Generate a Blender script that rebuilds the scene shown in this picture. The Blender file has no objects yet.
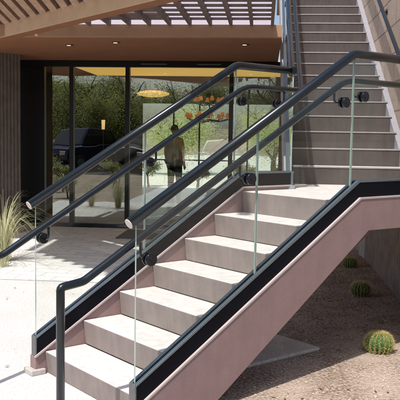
import bpy, bmesh, math, random
from mathutils import Vector, Matrix
random.seed(7)
R = math.radians
scene = bpy.context.scene
C = scene.collection

# ------------------------------------------------------------------ materials
def mat(name, col, rough=0.7, metal=0.0, noise=0.0, nscale=8.0, bump=0.0, bscale=60.0, col2=None, spec=0.5,
        bdist=0.01, streak=0.0, detail=6.0):
    m = bpy.data.materials.new(name); m.use_nodes = True
    nt = m.node_tree; N = nt.nodes; L = nt.links
    b = N['Principled BSDF']
    b.inputs['Roughness'].default_value = rough
    b.inputs['Metallic'].default_value = metal
    b.inputs['Specular IOR Level'].default_value = spec
    b.inputs['Base Color'].default_value = (*col, 1)
    tc = N.new('ShaderNodeTexCoord')
    if noise > 0 or col2:
        n = N.new('ShaderNodeTexNoise'); n.inputs['Scale'].default_value = nscale
        n.inputs['Detail'].default_value = detail; n.inputs['Roughness'].default_value = 0.65
        L.new(tc.outputs['Object'], n.inputs['Vector'])
        r = N.new('ShaderNodeValToRGB')
        c2 = col2 if col2 else tuple(min(1, c * (1 + noise)) for c in col)
        c1 = col if col2 else tuple(c * (1 - noise) for c in col)
        r.color_ramp.elements[0].position = 0.32; r.color_ramp.elements[0].color = (*c1, 1)
        r.color_ramp.elements[1].position = 0.68; r.color_ramp.elements[1].color = (*c2, 1)
        L.new(n.outputs['Fac'], r.inputs['Fac'])
        out = r.outputs['Color']
        if streak > 0:
            mp = N.new('ShaderNodeMapping'); mp.inputs['Scale'].default_value = (14, 14, 1.2)
            L.new(tc.outputs['Object'], mp.inputs['Vector'])
            n3 = N.new('ShaderNodeTexNoise'); n3.inputs['Scale'].default_value = 1.5; n3.inputs['Detail'].default_value = 5
            L.new(mp.outputs['Vector'], n3.inputs['Vector'])
            mr = N.new('ShaderNodeMapRange'); mr.inputs['From Min'].default_value = .3; mr.inputs['From Max'].default_value = .7
            mr.inputs['To Min'].default_value = 1 - streak; mr.inputs['To Max'].default_value = 1 + streak * .6
            L.new(n3.outputs['Fac'], mr.inputs['Value'])
            mx = N.new('ShaderNodeMix'); mx.data_type = 'RGBA'; mx.blend_type = 'MULTIPLY'; mx.inputs['Factor'].default_value = 1
            L.new(out, mx.inputs[6]); L.new(mr.outputs['Result'], mx.inputs[7]); out = mx.outputs[2]
        L.new(out, b.inputs['Base Color'])
    if bump > 0:
        n2 = N.new('ShaderNodeTexNoise'); n2.inputs['Scale'].default_value = bscale; n2.inputs['Detail'].default_value = 8
        L.new(tc.outputs['Object'], n2.inputs['Vector'])
        bp = N.new('ShaderNodeBump'); bp.inputs['Strength'].default_value = bump; bp.inputs['Distance'].default_value = bdist
        L.new(n2.outputs['Fac'], bp.inputs['Height']); L.new(bp.outputs['Normal'], b.inputs['Normal'])
    return m

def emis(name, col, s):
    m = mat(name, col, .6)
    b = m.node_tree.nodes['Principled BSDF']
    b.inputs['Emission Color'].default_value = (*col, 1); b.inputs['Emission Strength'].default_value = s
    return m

def glass(name, tint, base, blend, refl=(1, 1, 1), rough=0.0, wav=0.0):
    m = bpy.data.materials.new(name); m.use_nodes = True
    nt = m.node_tree; N = nt.nodes; L = nt.links; N.clear()
    o = N.new('ShaderNodeOutputMaterial'); mx = N.new('ShaderNodeMixShader')
    t = N.new('ShaderNodeBsdfTransparent'); t.inputs['Color'].default_value = (*tint, 1)
    g = N.new('ShaderNodeBsdfGlossy'); g.inputs['Color'].default_value = (*refl, 1); g.inputs['Roughness'].default_value = rough
    fr = N.new('ShaderNodeLayerWeight'); fr.inputs['Blend'].default_value = .5      # facing term, same from both sides
    pw = N.new('ShaderNodeMath'); pw.operation = 'POWER'; pw.inputs[1].default_value = 5.0
    L.new(fr.outputs['Facing'], pw.inputs[0])
    ma = N.new('ShaderNodeMath'); ma.operation = 'MULTIPLY_ADD'; ma.inputs[1].default_value = 1 - base; ma.inputs[2].default_value = base; ma.use_clamp = True
    L.new(pw.outputs[0], ma.inputs[0]); L.new(ma.outputs[0], mx.inputs['Fac'])
    L.new(t.outputs[0], mx.inputs[1]); L.new(g.outputs[0], mx.inputs[2]); L.new(mx.outputs[0], o.inputs['Surface'])
    if wav > 0:
        tc = N.new('ShaderNodeTexCoord'); n = N.new('ShaderNodeTexNoise'); n.inputs['Scale'].default_value = 1.6
        n.inputs['Detail'].default_value = 1
        bp = N.new('ShaderNodeBump'); bp.inputs['Strength'].default_value = wav; bp.inputs['Distance'].default_value = .02
        L.new(tc.outputs['Object'], n.inputs['Vector']); L.new(n.outputs['Fac'], bp.inputs['Height'])
        L.new(bp.outputs['Normal'], g.inputs['Normal'])
    return m

def blend_mat(name, ca, cb, cc, scale, bump, bscale, rough=.9, bdist=.02):
    """ground-like material: three tones mixed at two scales"""
    m = bpy.data.materials.new(name); m.use_nodes = True
    nt = m.node_tree; N = nt.nodes; L = nt.links; b = N['Principled BSDF']; b.inputs['Roughness'].default_value = rough
    b.inputs['Specular IOR Level'].default_value = .2
    tc = N.new('ShaderNodeTexCoord')
    n = N.new('ShaderNodeTexNoise'); n.inputs['Scale'].default_value = scale; n.inputs['Detail'].default_value = 6
    v = N.new('ShaderNodeTexVoronoi'); v.inputs['Scale'].default_value = bscale
    v2 = N.new('ShaderNodeTexNoise'); v2.inputs['Scale'].default_value = bscale * .8; v2.inputs['Detail'].default_value = 8
    for q in (n, v, v2): L.new(tc.outputs['Object'], q.inputs['Vector'])
    r = N.new('ShaderNodeValToRGB'); r.color_ramp.elements[0].position = .38; r.color_ramp.elements[1].position = .62
    r.color_ramp.elements[0].color = (*ca, 1); r.color_ramp.elements[1].color = (*cb, 1)
    L.new(n.outputs['Fac'], r.inputs['Fac'])
    r2 = N.new('ShaderNodeValToRGB'); r2.color_ramp.elements[0].position = .42; r2.color_ramp.elements[1].position = .66
    r2.color_ramp.elements[0].color = (0, 0, 0, 1); r2.color_ramp.elements[1].color = (1, 1, 1, 1)
    L.new(v2.outputs['Fac'], r2.inputs['Fac'])
    mx = N.new('ShaderNodeMix'); mx.data_type = 'RGBA'; mx.inputs[7].default_value = (*cc, 1)
    L.new(r2.outputs['Color'], mx.inputs['Factor']); L.new(r.outputs['Color'], mx.inputs[6]); L.new(mx.outputs[2], b.inputs['Base Color'])
    bp = N.new('ShaderNodeBump'); bp.inputs['Strength'].default_value = bump; bp.inputs['Distance'].default_value = bdist
    ad = N.new('ShaderNodeMath'); ad.operation = 'ADD'
    L.new(v.outputs['Distance'], ad.inputs[0]); L.new(v2.outputs['Fac'], ad.inputs[1])
    L.new(ad.outputs[0], bp.inputs['Height']); L.new(bp.outputs['Normal'], b.inputs['Normal'])
    return m

def brick_mat(name, c1, c2, mortar, w, h, msize, rough=.85, axis='XY', bump=.6, bscale=50, rot=0.0, jd=.01):
    m = bpy.data.materials.new(name); m.use_nodes = True
    nt = m.node_tree; N = nt.nodes; L = nt.links; b = N['Principled BSDF']; b.inputs['Roughness'].default_value = rough
    b.inputs['Specular IOR Level'].default_value = .25
    tc = N.new('ShaderNodeTexCoord'); sp = N.new('ShaderNodeSeparateXYZ'); cb = N.new('ShaderNodeCombineXYZ')
    L.new(tc.outputs['Object'], sp.inputs[0])
    L.new(sp.outputs[axis[0]], cb.inputs['X']); L.new(sp.outputs[axis[1]], cb.inputs['Y'])
    mp = N.new('ShaderNodeMapping'); mp.inputs['Rotation'].default_value = (0, 0, rot); L.new(cb.outputs[0], mp.inputs['Vector'])
    t = N.new('ShaderNodeTexBrick'); t.inputs['Scale'].default_value = 1; t.inputs['Brick Width'].default_value = w
    t.inputs['Row Height'].default_value = h; t.inputs['Mortar Size'].default_value = msize
    t.inputs['Mortar Smooth'].default_value = .3
    t.inputs['Color1'].default_value = (*c1, 1); t.inputs['Color2'].default_value = (*c2, 1); t.inputs['Mortar'].default_value = (*mortar, 1)
    L.new(mp.outputs[0], t.inputs['Vector'])
    n = N.new('ShaderNodeTexNoise'); n.inputs['Scale'].default_value = bscale; n.inputs['Detail'].default_value = 9
    n.inputs['Roughness'].default_value = .7
    L.new(tc.outputs['Object'], n.inputs['Vector'])
    mr = N.new('ShaderNodeMapRange'); mr.inputs['From Min'].default_value = .3; mr.inputs['From Max'].default_value = .7
    mr.inputs['To Min'].default_value = .72; mr.inputs['To Max'].default_value = 1.2; L.new(n.outputs['Fac'], mr.inputs['Value'])
    mx = N.new('ShaderNodeMix'); mx.data_type = 'RGBA'; mx.blend_type = 'MULTIPLY'; mx.inputs['Factor'].default_value = 1
    L.new(t.outputs['Color'], mx.inputs[6]); L.new(mr.outputs['Result'], mx.inputs[7]); L.new(mx.outputs[2], b.inputs['Base Color'])
    m1 = N.new('ShaderNodeMath'); m1.operation = 'MULTIPLY_ADD'; m1.inputs[1].default_value = -1.2
    L.new(t.outputs['Fac'], m1.inputs[0]); L.new(n.outputs['Fac'], m1.inputs[2])
    bp = N.new('ShaderNodeBump'); bp.inputs['Strength'].default_value = bump; bp.inputs['Distance'].default_value = jd
    L.new(m1.outputs[0], bp.inputs['Height']); L.new(bp.outputs['Normal'], b.inputs['Normal'])
    return m

M = {}
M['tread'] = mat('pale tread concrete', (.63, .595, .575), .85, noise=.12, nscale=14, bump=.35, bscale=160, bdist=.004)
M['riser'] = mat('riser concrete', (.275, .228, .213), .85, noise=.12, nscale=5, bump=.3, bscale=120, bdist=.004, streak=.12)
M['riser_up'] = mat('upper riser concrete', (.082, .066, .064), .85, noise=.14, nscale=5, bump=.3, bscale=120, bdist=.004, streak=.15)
M['nosing'] = mat('sunlit nosing edge', (.34, .32, .31), .8, noise=.12, nscale=30)  # sunlight on the upper step edges, put into the colour
M['stringer'] = mat('mauve painted concrete', (.285, .19, .18), .75, noise=.07, nscale=7, bump=.3, bscale=140, bdist=.003, streak=.05)
M['edge'] = mat('pale stringer edge', (.48, .40, .385), .75, noise=.06, nscale=20)
M['curb'] = mat('pale painted curb', (.30, .285, .32), .7, noise=.07, nscale=12, bump=.2, bscale=120, bdist=.003)
M['black'] = mat('black anodised shoe', (.003, .0035, .007), .55, 0, noise=.2, nscale=40, spec=.12)
M['alu'] = mat('brushed aluminium cap', (.20, .25, .285), .34, .8, noise=.1, nscale=60)
M['plate'] = mat('dull grey end plate', (.16, .16, .165), .5, .3, noise=.15, nscale=30)
M['rail'] = mat('gunmetal painted rail', (.008, .013, .018), .27, .25, noise=.12, nscale=30, bump=.05, bscale=200, bdist=.001, spec=.5)
_b = M['rail'].node_tree.nodes['Principled BSDF']; _b.inputs['Coat Weight'].default_value = .35; _b.inputs['Coat Roughness'].default_value = .18
M['raildark'] = mat('dark bracket metal', (.012, .013, .02), .28, .4, spec=.7)
M['cap'] = mat('bare metal end cap', (.75, .66, .62), .5, .1, noise=.08, nscale=80)
M['glass'] = glass('clear balustrade glass', (.965, .985, .975), 0.022, 1.45)
M['gedge'] = mat('green glass edge', (.33, .42, .375), .25, spec=.8)
M['window'] = glass('reflective entrance glass', (.92, .96, .91), .34, 1.5, (.95, 1.0, .98), wav=.12)
M['farglass'] = glass('clear far glass', (.9, .94, .9), .02, 1.45)
M['frame'] = mat('black window frame', (.006, .006, .008), .4, .3)
M['darkpanel'] = mat('black door panel', (.005, .005, .007), .35, noise=.3, nscale=4)
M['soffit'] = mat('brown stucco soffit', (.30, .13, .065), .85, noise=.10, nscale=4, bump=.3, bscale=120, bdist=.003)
M['fascia'] = mat('tan stucco fascia', (.66, .48, .335), .85, noise=.08, nscale=5, bump=.3, bscale=120, bdist=.003)
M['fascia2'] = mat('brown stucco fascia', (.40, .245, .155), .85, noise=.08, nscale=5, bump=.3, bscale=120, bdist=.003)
M['joist'] = mat('painted pergola joist', (.17, .12, .105), .8, noise=.15, nscale=10)
M['slat'] = mat('weathered trellis slat', (.60, .42, .32), .8, noise=.15, nscale=9, col2=(.42, .29, .215))
M['gap_shade_trim'] = mat('slat gap shade and downlight trim', (.05, .03, .022), .9)  # shade between the slats as a dark colour; also the downlight trim
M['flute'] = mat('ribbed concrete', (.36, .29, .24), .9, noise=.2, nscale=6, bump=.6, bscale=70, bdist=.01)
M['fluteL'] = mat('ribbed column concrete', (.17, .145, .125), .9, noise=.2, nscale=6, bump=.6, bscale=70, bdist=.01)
M['smooth'] = mat('smooth pale concrete', (.50, .46, .43), .8, noise=.12, nscale=8, bump=.2)
M['block'] = brick_mat('split face block', (.60, .47, .385), (.51, .40, .33), (.30, .23, .19), .60, .30, .009, axis='YZ', bump=1.0, bscale=42, jd=.02)
M['paving'] = brick_mat('pale paving blocks', (.80, .785, .77), (.68, .67, .66), (.56, .55, .54), .40, .20, .012, axis='XY', bump=.35, bscale=60, rot=R(8))
M['plaza'] = blend_mat('pale exposed aggregate', (.62, .60, .58), (.70, .68, .66), (.52, .505, .49), 1.6, .3, 70, bdist=.008)
M['pad'] = blend_mat('worn concrete pad', (.58, .52, .46), (.70, .64, .57), (.48, .42, .36), 6, .25, 60, bdist=.006)
M['gravel'] = blend_mat('desert gravel', (.20, .135, .10), (.40, .315, .255), (.50, .415, .345), 3.2, .6, 60, bdist=.014)
M['soil'] = blend_mat('desert soil', (.34, .26, .20), (.44, .36, .28), (.27, .22, .16), 1.4, .7, 26, bdist=.03)
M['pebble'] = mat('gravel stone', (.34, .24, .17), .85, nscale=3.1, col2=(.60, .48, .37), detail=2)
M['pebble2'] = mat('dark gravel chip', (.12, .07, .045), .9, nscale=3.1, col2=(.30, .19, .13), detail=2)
M['cactus'] = mat('barrel cactus skin', (.045, .11, .022), .6, noise=.3, nscale=12)
M['spine'] = mat('yellow cactus spine', (.62, .52, .20), .6)
M['spinered'] = mat('reddish cactus crown', (.35, .26, .10), .8)
M['grass'] = mat('pale grass blade', (.30, .34, .14), .6, nscale=2.5, col2=(.62, .58, .36))
M['bark'] = mat('green grey bark', (.10, .085, .05), .9, noise=.3, nscale=8)
def leafmat(name, a, b):
    m = mat(name, a, .55, nscale=1.1, col2=b, detail=2)
    nt = m.node_tree; N = nt.nodes; L = nt.links
    p = N['Principled BSDF']; o = N['Material Output']
    t = N.new('ShaderNodeBsdfTranslucent'); t.inputs['Color'].default_value = (b[0] * 1.5, b[1] * 1.6, b[2] * 1.1, 1)
    mx = N.new('ShaderNodeMixShader'); mx.inputs['Fac'].default_value = .5
    L.new(p.outputs[0], mx.inputs[1]); L.new(t.outputs[0], mx.inputs[2]); L.new(mx.outputs[0], o.inputs['Surface'])
    return m
M['leaf'] = leafmat('fine desert foliage', (.085, .095, .04), (.25, .25, .115))
M['leaf2'] = leafmat('olive shrub foliage', (.14, .15, .07), (.28, .29, .15))
M['leafpale'] = leafmat('pale courtyard foliage', (.36, .38, .22), (.58, .60, .40))
M['courtyard'] = blend_mat('pale courtyard gravel', (.72, .71, .62), (.80, .79, .72), (.58, .60, .45), 1.2, .4, 20)
M['carblue'] = mat('dark blue car paint', (.012, .018, .05), .15, .3, spec=.8)
M['carsilver'] = mat('silver car paint', (.35, .37, .40), .2, .5, spec=.8)
M['carblack'] = mat('black car paint', (.01, .01, .012), .15, .2, spec=.8)
M['carglass'] = mat('dark car glass', (.01, .012, .015), .05, spec=1)
M['tyre'] = mat('tyre rubber', (.012, .012, .012), .8)
M['chrome'] = mat('wheel alloy', (.5, .5, .52), .3, .9)
M['lamp'] = emis('lit car lens', (.8, .1, .06), .2)
M['orange'] = emis('orange lit lampshade', (.75, .20, .05), .35)
M['yellow'] = emis('yellow glow of ceiling and shade', (.85, .52, .12), .85)  # emission stands in for light falling on the ceiling; also the pendant shade
M['warm'] = emis('lit glass shade', (1.0, .70, .36), .9)
M['downl'] = emis('lit downlight lens', (1.0, .86, .62), 1.3)
M['inner'] = mat('dark lobby wall', (.030, .033, .026), .8, noise=.2, nscale=2)
M['innerfloor'] = mat('lobby stone floor', (.16, .15, .13), .3, noise=.2, nscale=4)
M['sheet'] = glass('unused', (1, 1, 1), 0, 1.4)
M['skin'] = mat('skin', (.40, .25, .18), .6)
M['hair'] = mat('dark hair', (.03, .022, .018), .7)
M['shirt'] = mat('tan shirt', (.55, .40, .16), .85, noise=.1)
M['jacket'] = mat('grey waistcoat', (.30, .35, .36), .85, noise=.15, nscale=5)
M['trousers'] = mat('dark trousers', (.03, .033, .038), .85)
M['mat'] = mat('dark door mat', (.10, .105, .11), .95, noise=.2, nscale=40, bump=.5, bscale=200)
M['asphalt'] = blend_mat('parking asphalt', (.05, .05, .052), (.075, .074, .073), (.035, .035, .036), 1.2, .4, 60)
M['white'] = mat('white road paint', (.75, .75, .73), .7)
M['hill'] = blend_mat('dry hillside', (.16, .13, .09), (.24, .19, .13), (.09, .10, .05), .02, .3, .5)
M['tarp'] = None
m = bpy.data.materials.new('lavender translucent roof sheet'); m.use_nodes = True
nt = m.node_tree; N_ = nt.nodes; L_ = nt.links; N_.clear()
o_ = N_.new('ShaderNodeOutputMaterial'); a_ = N_.new('ShaderNodeBsdfTranslucent'); a_.inputs['Color'].default_value = (.52, .505, .575, 1)
d_ = N_.new('ShaderNodeBsdfDiffuse'); d_.inputs['Color'].default_value = (.84, .80, .92, 1)
x_ = N_.new('ShaderNodeMixShader'); x_.inputs['Fac'].default_value = .35
L_.new(a_.outputs[0], x_.inputs[1]); L_.new(d_.outputs[0], x_.inputs[2]); L_.new(x_.outputs[0], o_.inputs['Surface'])
M['sheet'] = m

# ------------------------------------------------------------------ object helpers
def link(o, parent=None):
    C.objects.link(o)
    if parent: o.parent = parent
    return o
def tag(o, label=None, cat=None, group=None, kind=None):
    if label: o['label'] = label
    if cat: o['category'] = cat
    if group: o['group'] = group
    if kind: o['kind'] = kind
    return o
def obj(name, bm, mats, parent=None, bevel=0, smooth=False, seg=2):
    me = bpy.data.meshes.new(name)
    bmesh.ops.recalc_face_normals(bm, faces=bm.faces) if not getattr(bm, 'norec', False) else None
    bm.to_mesh(me); bm.free()
    for m_ in (mats if isinstance(mats, (list, tuple)) else [mats]): me.materials.append(m_)
    o = bpy.data.objects.new(name, me); link(o, parent)
    if parent:   # meshes are built in world space, things' empties stand elsewhere
        o.matrix_parent_inverse = parent_world(parent).inverted()
    if smooth:
        for p in me.polygons: p.use_smooth = True
    if bevel:
        b = o.modifiers.new('bevel', 'BEVEL'); b.width = bevel; b.segments = seg; b.limit_method = 'ANGLE'; b.angle_limit = R(35)
    return o
def parent_world(p):
    mtx = Matrix.Translation(p.location) @ p.rotation_euler.to_matrix().to_4x4()
    if p.parent: mtx = parent_world(p.parent) @ p.matrix_parent_inverse @ mtx
    return mtx
def thing(name, label, cat, loc=(0, 0, 0), group=None):
    o = bpy.data.objects.new(name, None); o.location = loc; o.empty_display_size = .2
    link(o); return tag(o, label, cat, group)
def copy_tree(o, parent=None):
    c = o.copy(); C.objects.link(c)
    if parent: c.parent = parent
    for ch in list(o.children): copy_tree(ch, c)
    return c
def poly_prism(bm, pts0, pts1, mi=0):
    """closed loops of equal length -> prism"""
    a = [bm.verts.new(p) for p in pts0]; b = [bm.verts.new(p) for p in pts1]
    n = len(a); fs = []
    fs.append(bm.faces.new(a)); fs.append(bm.faces.new(b[::-1]))
    for i in range(n):
        fs.append(bm.faces.new((a[i], b[i], b[(i + 1) % n], a[(i + 1) % n])))
    for f in fs: f.material_index = mi
    return fs
def box(bm, x0, x1, y0, y1, z0, z1, mi=0):
    return poly_prism(bm, [(x0, y0, z0), (x1, y0, z0), (x1, y1, z0), (x0, y1, z0)], [(x0, y0, z1), (x1, y0, z1), (x1, y1, z1), (x0, y1, z1)], mi)
def tube(bm, pts, r, seg=20, mi=0, caps=True, r1=None):
    pts = [Vector(p) for p in pts]
    n = len(pts); rings = []
    tang = []
    for i in range(n):
        a = (pts[i] - pts[i - 1]).normalized() if i > 0 else (pts[1] - pts[0]).normalized()
        b = (pts[i + 1] - pts[i]).normalized() if i < n - 1 else a
        tang.append((a, b))
    ref = Vector((0, 0, 1)) if abs(tang[0][0].z) < .9 else Vector((1, 0, 0))
    u = (ref - tang[0][0] * ref.dot(tang[0][0])).normalized()
    for i in range(n):
        a, b = tang[i]; t = (a + b).normalized()
        v = a.cross(u).normalized()
        rr = r if r1 is None else r + (r1 - r) * i / (n - 1)
        ring = []
        for k in range(seg):
            an = 2 * math.pi * k / seg
            d = u * math.cos(an) * rr + v * math.sin(an) * rr
            # slide along a so the ring lies in the mitre plane
            dd = d - a * (d.dot(t) / max(.3, a.dot(t)))
            ring.append(bm.verts.new(pts[i] + dd))
        rings.append(ring)
        u = (u - b * u.dot(b)); u = u.normalized() if u.length > 1e-6 else Vector((1, 0, 0))
    fs = []
    for i in range(n - 1):
        for k in range(seg):
            f = bm.faces.new((rings[i][k], rings[i][(k + 1) % seg], rings[i + 1][(k + 1) % seg], rings[i + 1][k])); f.smooth = True; f.material_index = mi; fs.append(f)
    if caps:
        for q in (rings[0], rings[-1][::-1]):
            f = bm.faces.new(q); f.material_index = mi
    return fs
def arc_pts(p0, p1, p2, rad, n=7):
    """round the corner p1 between p0 and p2"""
    p0, p1, p2 = Vector(p0), Vector(p1), Vector(p2)
    a = (p0 - p1).normalized(); b = (p2 - p1).normalized()
    A = p1 + a * rad; B = p1 + b * rad
    return [((1 - t) ** 2) * A + 2 * t * (1 - t) * p1 + t * t * B for t in [i / (n - 1) for i in range(n)]]

# ------------------------------------------------------------------ the lower flight's own frame (45 degrees to the building)
DX, DY = .721, .693; dl = math.hypot(DX, DY); DX /= dl; DY /= dl
NX, NY = -DY, DX
PX, PY = -1.359, 4.47
T, RS, Z1 = .2758, .16, .1424
SL = RS / T
LZ = Z1 + 6 * RS          # landing height
def Lc(s, w, z): return (PX + DX * s - NX * w, PY + DY * s - NY * w, z)
def nz(s): return Z1 + SL * s
def prof(bm, pts, w0, w1, mi=0):
    return poly_prism(bm, [Lc(s, w0, z) for s, z in pts], [Lc(s, w1, z) for s, z in pts], mi)
W = 1.09
SB = 6 * T               # s of the seventh riser
XW = 1.30                # face of the side wall
XL = .235                # left edge of the upper flight
UY0, UT = 6.67, .2955    # first riser and going of the upper flight

# ------------------------------------------------------------------ ground
def sheet(name, pts, z, m_, label=None, sub=0):
    bm = bmesh.new(); bm.faces.new([bm.verts.new((x, y, z)) for x, y in pts])
    o = obj(name, bm, m_); tag(o, kind='structure'); return o
G = 400
sheet('ground', [(-G, -G), (G, -G), (G, G), (-G, G)], -.012, M['soil'])
def xy(s, w): return Lc(s, w, 0)[:2]
# pale plaza at the foot of the stair, reaching under the flight, with the gravel bed at its right
sheet('plaza', [(-3.15, 1.2), (-3.15, 7.5), (-.6, 7.5), xy(1.82, -1.5), xy(1.82, .685), xy(.05, .685), xy(.05, 1.3), xy(-.9, 4.2), (1.0, 1.2)], .0, M['plaza'])
sheet('paving', [(-4.6, 7.35), (-4.6, 11.9), (-.35, 11.9), (-.35, 7.35)], .004, M['paving'])
bm = bmesh.new(); prof(bm, [(.3, -.03), (.3, .022), (1.82, .022), (1.82, -.03)], -.35, .685)
tag(obj('concrete_pad', bm, M['pad'], bevel=.008), kind='structure')
sheet('gravel_bed', [xy(.05, .66), xy(.05, 3.6), (3.6, 3.2), (3.6, 16.5), (-.35, 16.5), (-.35, 6.2), xy(1.82, .1), xy(1.6, .66)], .003, M['gravel'])
bm = bmesh.new()
# gentle sandy drift against the plaza
tag(obj('parking_lot', (lambda b: (box(b, -40, 30, -20, -4.6, -.012, -.004), b)[1])(bm), M['asphalt']), kind='structure')
bm = bmesh.new()
for i in range(14): box(bm, -22 + i * 2.7, -21.9 + i * 2.7, -10.6, -5.6, -.004, .000)
tag(obj('parking_bay_lines', bm, M['white']), kind='structure')
bm = bmesh.new()
n = 120; ring0 = []; ring1 = []
for i in range(n):
    a = 2 * math.pi * i / n
    h = 10 + 9 * math.sin(a * 3 + 1) + 6 * math.sin(a * 7 + 2) + 3 * math.sin(a * 17) + random.uniform(-1, 1)
    ring0.append(bm.verts.new((330 * math.cos(a), 330 * math.sin(a), -1))); ring1.append(bm.verts.new((365 * math.cos(a), 365 * math.sin(a), max(2, h * .45))))
for i in range(n): bm.faces.new((ring0[i], ring0[(i + 1) % n], ring1[(i + 1) % n], ring1[i]))
tag(obj('hills', bm, M['hill'], smooth=True), kind='structure')

sheet('courtyard', [(-8, 18.05), (6, 18.05), (6, 60), (-8, 60)], .002, M['courtyard'])
# loose gravel stones
def pebbles(name, cnt, m_, region, smin, smax, label=None):
    bm = bmesh.new()
    for _ in range(cnt):
        x, y = region()
        s = random.uniform(smin, smax) * (1 if random.random() < .9 else 1.6)
        a = random.uniform(0, 6.28); ca, sa = math.cos(a), math.sin(a)
        v = []
        for (px, py, pz) in ((1, 0, .1), (-.2, .8, .0), (-.9, -.1, .15), (.1, -.8, .1), (.1, .1, .75), (0, 0, -.4)):
            px += random.uniform(-.25, .25); py += random.uniform(-.25, .25)
            v.append(bm.verts.new((x + s * (px * ca - py * sa), y + s * (px * sa + py * ca), .003 + s * pz * .8 + s * .2)))
        for q in ((0, 1, 4), (1, 2, 4), (2, 3, 4), (3, 0, 4), (1, 0, 5), (2, 1, 5), (3, 2, 5), (0, 3, 5)):
            bm.faces.new([v[k] for k in q])
    o = obj(name, bm, m_); tag(o, kind='stuff', label=label, cat='gravel'); return o
def inpad(x, y):
    s = (x - PX) * DX + (y - PY) * DY; w = -((x - PX) * NX + (y - PY) * NY)
    return s < 1.84 and w < .70 or s < .06
def reg_near():
    while True:
        x = random.uniform(-.6, 2.0); y = 3.6 + random.random() ** 1.5 * 3.6
        if not inpad(x, y): return x, y
def reg_far():
    while True:
        x = random.uniform(-.2, 1.29); y = random.uniform(5.6, 12)
        if not inpad(x, y): return x, y
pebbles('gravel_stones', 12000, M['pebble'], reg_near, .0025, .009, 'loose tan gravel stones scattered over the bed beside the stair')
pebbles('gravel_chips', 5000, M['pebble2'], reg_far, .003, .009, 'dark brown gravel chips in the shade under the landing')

# dry leaves and twigs
bm = bmesh.new()
for i in range(520):
    if i < 430: x, y = reg_near() if i % 2 else reg_far()
    else: x, y = random.uniform(-3.1, -.9), random.uniform(3.2, 8.4)
    a = random.uniform(0, 6.28); l = random.uniform(.008, .024); w_ = l * random.choice((.12, .35, .45)); z = .009
    c_, s_ = math.cos(a), math.sin(a); h = random.uniform(0, .008)
    bm.faces.new([bm.verts.new((x + c_ * u - s_ * v, y + s_ * u + c_ * v, z + q)) for u, v, q in ((-l, 0, h), (0, -w_, 0), (l, 0, h), (0, w_, 0))])
tag(obj('leaf_litter', bm, mat('dry leaf', (.16, .10, .05), .9, nscale=4, col2=(.38, .28, .15), detail=1)), 'scattered dry leaves and twigs on gravel and paving', 'leaf litter', kind='stuff')

# ------------------------------------------------------------------ lower stair
st = thing('lower_staircase', 'seven step concrete flight with sunlit pale treads and mauve side stringers', 'staircase', Lc(0, .5, 0))
lean = .018
for i in range(7):
    bm = bmesh.new(); z = Z1 + RS * i; s0 = T * i
    if i < 6:
        s1 = T * (i + 1) + lean; zb = 0 if i == 0 else z - RS
        pts = [(s0, z), (s1, z), (s1, zb), (s0 + lean, zb)]
        fs = prof(bm, pts, 0, W - .03)
        fs[2].material_index = 1   # top
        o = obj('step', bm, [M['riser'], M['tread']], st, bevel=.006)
    else:
        a = [Lc(SB, 0, LZ), Lc(SB, W - .03, LZ)]
        # landing plate outline
        wr = W - .03
        sr = (XW - PX + NX * wr) / DX
        out = [Lc(SB, 0, 0)[:2], Lc(SB, wr, 0)[:2], Lc(sr, wr, 0)[:2], (XW, UY0 + .02), (XL, UY0 + .02), Lc(2.2, 0, 0)[:2]]
        top = [(x, y, LZ) for x, y in out]
        l0 = Lc(SB + lean, 0, 0); l1 = Lc(SB + lean, wr, 0)
        bot = [(l0[0], l0[1], LZ - .2), (l1[0], l1[1], LZ - .2)] + [(x, y, LZ - .2) for x, y in out[2:]]
        fs = poly_prism(bm, top, bot); fs[0].material_index = 1
        o = obj('landing', bm, [M['riser'], M['tread']], st, bevel=.006)
# sloping soffit slab under the flight
bm = bmesh.new(); prof(bm, [(.42, .0), (.1, .0), (SB + .02, LZ - .2), (1.9, LZ - .205), (1.75, LZ - .19)], .01, W - .035)
obj('soffit_slab', bm, M['stringer'], st)
def stringer_pts(send, zb=.905):
    return [(-.065, 0), (-.065, nz(-.065) + .010), (SB + .012, LZ + .026), (send, LZ + .026), (send, zb), (1.76, zb + .012), (.41, 0)]
wr = 1.13; send_n = (XW - PX + NX * 1.06) / DX - .005
bm = bmesh.new(); prof(bm, stringer_pts(send_n), 1.06, 1.13)
so = obj('stringer', bm, M['stringer'], st, bevel=.004); tag(so, 'near mauve stringer with level run under the landing edge')
bm = bmesh.new(); prof(bm, stringer_pts(2.20), -.075, -.003)
obj('stringer', bm, M['stringer'], st, bevel=.004)
# pale arris strip on top of both stringers
for (w0, w1, se) in ((1.117, 1.134, send_n - .003), (-.006, .010, 2.19)):
    bm = bmesh.new(); h = .012
    prof(bm, [(-.068, nz(-.068) + .008), (-.068, nz(-.068) + .008 + h), (SB + .009, LZ + .024 + h), (se, LZ + .024 + h), (se, LZ + .024), (SB + .013, LZ + .024)], w0, w1)
    obj('edge_strip', bm, M['edge'], st)
# small foot blocks (plinths) under the stringer noses
for (w0, w1) in ((-.095, .018), (1.04, 1.15)):
    bm = bmesh.new(); prof(bm, [(-.10, 0), (-.10, .035), (.0, .035), (.0, 0)], w0, w1)
    obj('foot_block', bm, M['smooth'], st, bevel=.006)

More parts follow.
